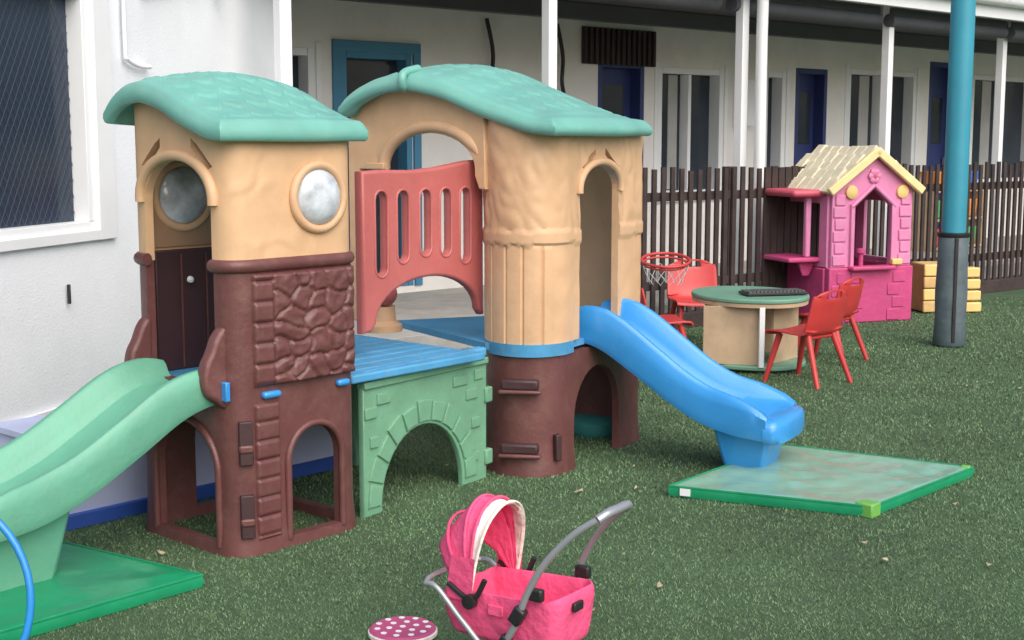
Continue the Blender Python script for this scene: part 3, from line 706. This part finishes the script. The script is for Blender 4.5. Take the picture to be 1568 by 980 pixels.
# ================================================================= CHAIRS
def chair(x,y,ang,sc=1):
    e=empty('child_chair',(x,y,0)); R=Matrix.Rotation(ang,3,'Z')
    prof=cat([(.17,.275),(.155,.297),(.08,.30),(-.06,.292),(-.125,.305),(-.155,.36),(-.175,.44),(-.195,.53),(-.20,.565)],4)
    n=len(prof); W=14; vs=[];fs=[]
    for i,(yy,zz) in enumerate(prof):
        t=i/(n-1)
        hw=.165+.012*math.sin(t*3)-(.04*max(0,(t-.8)/.2)**2)
        for j in range(W+1):
            s=2*j/W-1
            dip=.012*s*s if t<.55 else 0
            fw=.03*s*s if t>.55 else 0
            zz2=zz-.03*abs(s)**3 if t>.9 else zz
            vs.append(R@(Vector((s*hw,yy+fw,zz2+dip))*sc)+Vector((x,y,0)))
    for i in range(n-1):
        t=i/(n-1)
        for j in range(W):
            if .84<t<.92 and 4<=j<W-4: continue
            a=i*(W+1)+j; fs.append((a,a+1,a+W+2,a+W+1))
    o=mk('seat_shell',vs,fs,CHR,e,angle=80)
    s_=o.modifiers.new('s','SOLIDIFY'); s_.thickness=.012; s_.offset=0
    b=o.modifiers.new('b','BEVEL'); b.width=.003; b.segments=2
    def T(p): return tuple(R@(Vector(p)*sc)+Vector((x,y,0)))
    for sx_ in(-1,1):
        tube('leg',[T((sx_*.12,.10,.29)),T((sx_*.165,.17,0))],lambda t:.021-.006*t,CHR,e,smooth=1)
        tube('leg',[T((sx_*.12,-.10,.30)),T((sx_*.165,-.21,0))],lambda t:.021-.006*t,CHR,e,smooth=1)
    tube('cross_bar',[T((-.12,-.1,.28)),T((.12,-.1,.28))],.012,CHR,e,smooth=1)
    return e
chair(1.83,8.45,rad(42),1.05); chair(2.16,9.3,rad(50),1.03); chair(1.36,10.05,rad(185),1.08); chair(.98,9.0,rad(-80),1.03)
# ================================================================= BASKETBALL HOOP
bh=empty('basketball_hoop',(.62,8.2,0))
hc=Vector((.90,8.0,.80)); R=Matrix.Rotation(rad(12),3,'X')
tube('rim',[tuple(hc+R@Vector((.14*math.cos(a),.14*math.sin(a),0))) for a in np.linspace(0,2*math.pi,28,endpoint=False)],.009,CHR,bh,closed=True,smooth=1)
tube('rim_lower',[tuple(hc+Vector((-.005,0,-.02))+R@Vector((.13*math.cos(a),.13*math.sin(a),0))) for a in np.linspace(0,2*math.pi,28,endpoint=False)],.006,CHR,bh,closed=True,smooth=1)
prt=[]
for i in range(11):
    for sg in(1,-1):
        a0=2*math.pi*i/11; pts=[]
        for j in range(5):
            a=a0+sg*j*.22; r_=.135-.045*j/4
            pts.append(hc+Vector((r_*math.cos(a),r_*math.sin(a),-.03-.028*j)))
        prt.append(tubeg(pts,.0018,4,False,1))
merged('net',prt,M('net_white',(.5,.5,.52),.8),bh)
box('backboard',(.66,8.2,.95),(.03,.42,.34),TRM,bh,ang=.3,bevel=.01)
tube('stand',[(.60,8.24,0),(.62,8.22,1.0)],.03,M('stand_blue',(.02,.08,.3),.4),bh,smooth=1)
lathe('base',(.58,8.3,0),[(.2,0),(.19,.08),(.1,.12),(0,.12)],BLK,bh)
# ================================================================= PLAYHOUSE
ph=empty('plastic_playhouse',(2.9,11.5,0))
pf=(math.cos(rad(20)),math.sin(rad(20))); ps=(-pf[1],pf[0]); ap=rad(20)
O=(2.59,11.15); PW=.77; PD=.78
def ph_(a,b,z=None): return pt(O,pf,ps,a,b,z)
mid=PW/2
fo=[(0,.46),(PW,.46),(PW,1.10),(mid,1.37),(0,1.10)]
ho=[(.20,.47),(.56,.47),(.56,.96),(mid,1.11),(.20,.96)]
panel('front_wall',fo,[ho],ph_(0,0),pf,.04,PNK,ph,bev=.008)
panel('back_wall',fo,[rectpts(.25,.5,.55,1.0)],ph_(0,PD),pf,.04,PNK,ph,bev=.008)
panel('side_wall',rectpts(.022,.46,PD-.022,1.09),[rectpts(.14,.50,.64,.98)],ph_(0,0),ps,.04,PNK,ph,bev=.008)
panel('side_wall',rectpts(.022,.46,PD-.022,1.09),[rectpts(.14,.50,.64,.98)],ph_(PW,0),ps,.04,PNK,ph,bev=.008)
for nm,a,b,l,an_ in(('front_base',mid,0,PW+.04,ap),('back_base',mid,PD,PW+.04,ap)):
    box(nm,ph_(a,b,.23),(l,.07,.46),MAG,ph,ang=an_,bevel=.012)
for a in(0,PW): box('side_base',ph_(a,PD/2,.228),(.068,PD-.07,.45),MAG,ph,ang=ap,bevel=.01)
box('front_counter',ph_(mid-.02,-.05,.455),(.42,.12,.035),MAG,ph,ang=ap,bevel=.012)
box('side_counter',ph_(-.17,.38,.52),(.30,.55,.04),MAG,ph,ang=ap,bevel=.012)
box('counter_bracket',ph_(-.10,.2,.44),(.16,.04,.12),MAG,ph,ang=ap,bevel=.012,taper=.4)
box('side_awning',ph_(-.15,.38,1.065),(.34,.66,.06),AWN,ph,ang=ap,bevel=.025)
for b in(.16,.60): box('awning_strut',ph_(-.12,b,.79),(.05,.05,.50),PNK,ph,ang=ap,bevel=.012)
for side in(0,1):
    for r_ in range(6):
        a=.07 if side==0 else PW-.07
        box('quoin',ph_(a,-.026,.52+r_*.098),(.12-.03*(r_%2),.016,.085),PNK,ph,ang=ap,bevel=.006)
for r_ in range(4):
    for k in range(5):
        if .2<.04+k*.135<.5: continue
        box('base_block',ph_(.06+k*.135+(.05 if r_%2 else 0),-.038,.06+r_*.105),(.12,.010,.09),MAG,ph,ang=ap,bevel=.005)
for x in(.185,.575): box('door_trim',ph_(x,-.03,.72),(.035,.03,.52),PNK,ph,ang=ap,bevel=.006)
zup=Vector((0,0,1)); fx=Vector((pf[0],pf[1],0))
for sgn in(-1,1):
    tube('gable_trim',[Vector(ph_(mid,-.032,1.13)),Vector(ph_(mid+sgn*.21,-.032,.955))],.02,PNK,ph,smooth=1,seg=6)
for a in(.15,PW-.13): lathe('yellow_disc',ph_(a+.02,-.03,1.075),[(.055,-.01),(.055,.01),(.045,.016),(0,.016)],YEL,ph,axis=facing(-ps[0],-ps[1]),seg=20)
c=ph_(mid,-.03,1.205)
for k in range(6):
    a=k*math.pi/3; q=Vector(c)+fx*.035*math.cos(a)+zup*.035*math.sin(a)
    lathe('flower_petal',q,[(.026,-.01),(.026,.008),(.015,.014),(0,.014)],PNK,ph,axis=facing(-ps[0],-ps[1]),seg=12)
lathe('flower_heart',c,[(.02,0),(.02,.016),(0,.02)],AWN,ph,axis=facing(-ps[0],-ps[1]),seg=12)
for sgn in(-1,1):
    hx=mid+.05
    sl=Vector((pf[0]*sgn*hx,pf[1]*sgn*hx,-.32)); LS=sl.length; sd=sl/LS
    nrm=Vector((ps[0],ps[1],0)).cross(sd)
    if nrm.z<0: nrm=-nrm
    xa=Vector((ps[0],ps[1],0))
    Mx=Matrix((sd,nrm.cross(sd),nrm)).transposed()
    apx=Vector(ph_(mid,PD/2,1.405)); rows=5
    for r_ in range(rows):
        for k in range(7):
            jit=random.uniform(-.014,.014)
            cpos=apx+sd*(LS*(r_+.5)/rows)+xa*((k-3)*.125+(.03 if r_%2 else -.02))+nrm*(.016+jit*.5)
            box('shingle',cpos,(LS/rows+.05+jit,.115,.030),CRM,ph,mtx=Mx@Matrix.Rotation(rad(10),3,'Y'),bevel=.007)
    box('roof_board',apx+sd*LS/2-nrm*.012,(LS,PD+.10,.02),CRM,ph,mtx=Mx,bevel=.004)
    box('barge_board',apx+sd*(LS/2)-xa*(PD/2+.07),(LS+.03,.04,.07),BRG,ph,mtx=Mx,bevel=.01)
box('window_ledge_item',ph_(.60,-.06,.50),(.10,.05,.05),YEL,ph,ang=ap,bevel=.01)
lathe('tap',ph_(.27,-.04,.47),[(.02,0),(.02,.10),(.04,.11),(.04,.14),(0,.15)],MAG,ph,seg=14)
tx=empty('toy_storage_box',(3.8,11.9,0))
for i in range(4): box('slat',(3.74,11.85,.06+i*.105),(.36,.03,.098),YEL if i%2 else ORG,tx,ang=.2,bevel=.01)
box('body',(3.72,12.0,.22),(.34,.26,.42),ORG,tx,ang=.2,bevel=.01)
for k in range(4): box('step',(3.98,11.95,.05+k*.10),(.20,.20-.03*k,.085),YEL,tx,ang=.2,bevel=.012)
# ================================================================= DOLL STROLLER
st=empty('doll_stroller',(0,3.55,0))
ry=rad(-34)
so=Vector((.020,3.60,-.030)); RS=Matrix.Rotation(ry,3,'Z')
def sp(x,y,z):
    if z<.1: return tuple(RS@Vector((x,y,z))+Vector((so.x,so.y,0)))
    return tuple(RS@Vector((x,y,z))+so)
def rr2(lx,ly,r,n=5):
    o=[]
    for cx,cy,a0 in((lx-r,-ly+r,-90),(lx-r,ly-r,0),(-lx+r,ly-r,90),(-lx+r,-ly+r,180)):
        for i in range(n+1):
            a=rad(a0+90*i/n); o.append((cx+r*math.cos(a),cy+r*math.sin(a)))
    return o
vs=[];fs=[]
lv=[(.166,.088,.04,.185),(.182,.100,.045,.20),(.19,.108,.045,.26),(.196,.112,.045,.31),(.193,.110,.045,.335),(.185,.104,.045,.335),(.176,.095,.04,.30),(.164,.084,.04,.215)]
nr=len(rr2(.2,.1,.05))
for L_,(lx,ly,r_,z) in enumerate(lv):
    for i,(x,y) in enumerate(rr2(lx,ly,r_)):
        k=1+.06*mnoise.noise(Vector((x*18,y*18,z*14))); vs.append(sp(x*k,y*k,z+.018*mnoise.noise(Vector((x*14,y*14,3)))+(.015*(x/.2) if 1<L_<7 else 0)))
for L_ in range(len(lv)-1):
    for i in range(nr): fs.append((L_*nr+i,L_*nr+(i+1)%nr,(L_+1)*nr+(i+1)%nr,(L_+1)*nr+i))
fs.append(tuple(range(nr))); o_=(len(lv)-1)*nr; fs.append(tuple(o_+i for i in range(nr)))
o=mk('basket',vs,fs,FPK,st,angle=80); sb=o.modifiers.new('s','SUBSURF'); sb.levels=2; sb.render_levels=2
mk('basket_lining',[sp(x,y,.222) for x,y in rr2(.15,.08,.035)],[tuple(range(nr))],FLN,st)
box('front_tab',sp(.0,-.114,.29),(.05,.006,.03),FPK,st,ang=ry)
box('edge_buckle',sp(.198,-.02,.315),(.012,.045,.025),BLK,st,ang=ry)
piv=(-.085,.305)
def hood(a0,a1,mat,nm,r0,r1,n=8):
    vs=[];fs=[];K=24
    for i in range(n+1):
        f=i/n; a=rad(a0+(a1-a0)*f); R_=r0+(r1-r0)*f-.010*math.sin(f*math.pi)
        for j in range(K+1):
            t=math.pi*j/K
            yy=-.112*math.cos(t); k=math.sin(t)**.5
            w_=.007*mnoise.noise(Vector((i*.8,j*.35,a0*.1)))
            vs.append(sp(piv[0]+math.cos(a)*R_*k+w_,yy,piv[1]+math.sin(a)*R_*k+w_))
    for i in range(n):
        for j in range(K): q=i*(K+1)+j; fs.append((q,q+1,q+K+2,q+K+1))
    o=mk(nm,vs,fs,mat,st,angle=80); m_=o.modifiers.new('s','SOLIDIFY'); m_.thickness=.004; return o
hood(98,138,FPK,'hood_back',.255,.20,12); hood(88,98,FPK,'hood_front',.255,.255); hood(79,88,FPL,'hood_trim',.253,.255)
def arcp(a,r_):
    a=rad(a); return [sp(piv[0]+math.cos(a)*r_*math.sin(t)**.5,-.114*math.cos(t),piv[1]+math.sin(a)*r_*math.sin(t)**.5) for t in np.linspace(0,math.pi,25)]
for a,r_,m_ in((79,.255,FPL),(88,.258,FPK),(98,.258,FPK),(120,.228,FPK)): tube('hood_rib',arcp(a,r_),.0045,m_,st,smooth=1,seg=6)
for sy_ in(-1,1):
    mk('hood_drape',[sp(piv[0]-.06,sy_*.116,.42),sp(piv[0]+.02,sy_*.118,.42),sp(piv[0]+.01,sy_*.120,.30),sp(piv[0]-.075,sy_*.118,.30)],[(0,1,2,3)],FPK,st)
    tube('hood_stay',[sp(-.15,sy_*.12,.34),sp(-.07,sy_*.125,.31),sp(-.03,sy_*.12,.37)],.008,BLK,st)
    lathe('hood_hinge',sp(-.075,sy_*.127,.305),[(.02,-.01),(.02,.01),(0,.012)],BLK,st,axis=RS@facing(0,-1),seg=14)
    tube('push_tube',[sp(-.14,sy_*.135,.055),sp(0,sy_*.135,.17),sp(.07,sy_*.135,.26),sp(.11,sy_*.13,.36),sp(.16,sy_*.12,.45),sp(.23,sy_*.10,.53),sp(.29,sy_*.08,.575)],.0095,MTL,st,seg=10)
    tube('cross_tube',[sp(-.22,sy_*.13,.33),sp(-.18,sy_*.132,.325),sp(-.10,sy_*.13,.25),sp(.02,sy_*.13,.15),sp(.16,sy_*.13,.055)],.008,MTL,st,seg=10)
    box('tube_joint',sp(.085,sy_*.134,.30),(.035,.028,.05),BLK,st,bevel=.006,mtx=RS@Matrix.Rotation(rad(30),3,'Y'))
    box('tube_joint',sp(.04,sy_*.134,.215),(.03,.026,.05),BLK,st,bevel=.006,mtx=RS@Matrix.Rotation(rad(30),3,'Y'))
    box('basket_clip',sp(.13,sy_*.118,.36),(.045,.022,.035),BLK,st,ang=ry,bevel=.006)
    for wx in(-.16,.18):
        cW=Vector(sp(wx,sy_*.150,.055)); ax=RS@Vector((1,0,0))
        tube('wheel_tyre',[tuple(cW+ax*.045*math.cos(a)+Vector((0,0,.045*math.sin(a)))) for a in np.linspace(0,2*math.pi,20,endpoint=False)],.010,BLK,st,closed=True,smooth=1,seg=8)
        lathe('wheel_hub',cW,[(.036,-.006),(.036,.006),(.01,.012),(0,.012)],TYR,st,axis=RS@facing(0,-1),seg=20)
tube('handle_bar',[sp(.29,-.08,.575),sp(.303,-.05,.588),sp(.306,0,.590),sp(.303,.05,.588),sp(.29,.08,.575)],.0125,MTL,st)
tube('front_loop',[sp(-.22,-.13,.33),sp(-.235,-.08,.335),sp(-.235,.08,.335),sp(-.22,.13,.33)],.008,MTL,st)
for wx in(-.16,.18): tube('axle',[sp(wx,-.15,.055),sp(wx,.15,.055)],.006,MTL,st,smooth=1)
# ================================================================= DOTTED DISC
dd=empty('polka_dot_cushion',(-.33,4.0,0))
dc=(-.333,4.02)
lathe('pad',(dc[0],dc[1],0),[(0,0),(.098,0),(.103,.012),(.102,.022),(.095,.028),(0,.029)],DOT,dd,angle=40)
lathe('rim',(dc[0],dc[1],0),[(.101,.004),(.106,.007),(.106,.017),(.102,.021)],FPL,dd,angle=40)
for r_,n_ in((0,1),(.042,6),(.078,11)):
    for i in range(n_):
        a=2*math.pi*i/n_+r_*7; lathe('dot',(dc[0]+r_*math.cos(a),dc[1]+r_*math.sin(a),.029),[(.0095,0),(.0095,.0012),(0,.0015)],TRM,dd,seg=14)
hh_=Vector((-1.61,3.60,.25))
tube('hula_hoop',[tuple(hh_+Vector((.30*math.cos(a),.05*math.sin(a),.30*math.sin(a)))) for a in np.linspace(0,2*math.pi,48,endpoint=False)],.0105,HOP,None,closed=True,smooth=1)
# ================================================================= CAMERA / LIGHT
cam=bpy.data.cameras.new('cam'); co=bpy.data.objects.new('camera',cam); S.collection.objects.link(co); S.camera=co
co.location=(0,0,1.5); co.rotation_euler=(rad(90-7.5),0,0); cam.sensor_width=36; cam.lens=48.2; cam.clip_end=1000; cam.clip_start=.05
w=bpy.data.worlds.new('World'); S.world=w; w.use_nodes=True; nt=w.node_tree; bg=nt.nodes['Background']
sky=nt.nodes.new('ShaderNodeTexSky'); sky.sky_type='NISHITA'; sky.sun_disc=False
el_,az=44,152
sky.sun_elevation=rad(el_); sky.sun_rotation=rad(az); sky.air_density=1.0; sky.dust_density=4.0; sky.ozone_density=1
nt.links.new(sky.outputs['Color'],bg.inputs['Color']); bg.inputs['Strength'].default_value=.15
sun=bpy.data.lights.new('sun','SUN'); sun.energy=2.9; sun.angle=rad(75); sun.color=(1,.965,.92)
so_=bpy.data.objects.new('sun',sun); S.collection.objects.link(so_)
dirv=Vector((math.sin(rad(az))*math.cos(rad(el_)),math.cos(rad(az))*math.cos(rad(el_)),math.sin(rad(el_))))
so_.rotation_euler=dirv.to_track_quat('Z','Y').to_euler(); so_.location=dirv*30
S.view_settings.view_transform='Standard'; S.view_settings.look='None'; S.view_settings.exposure=0
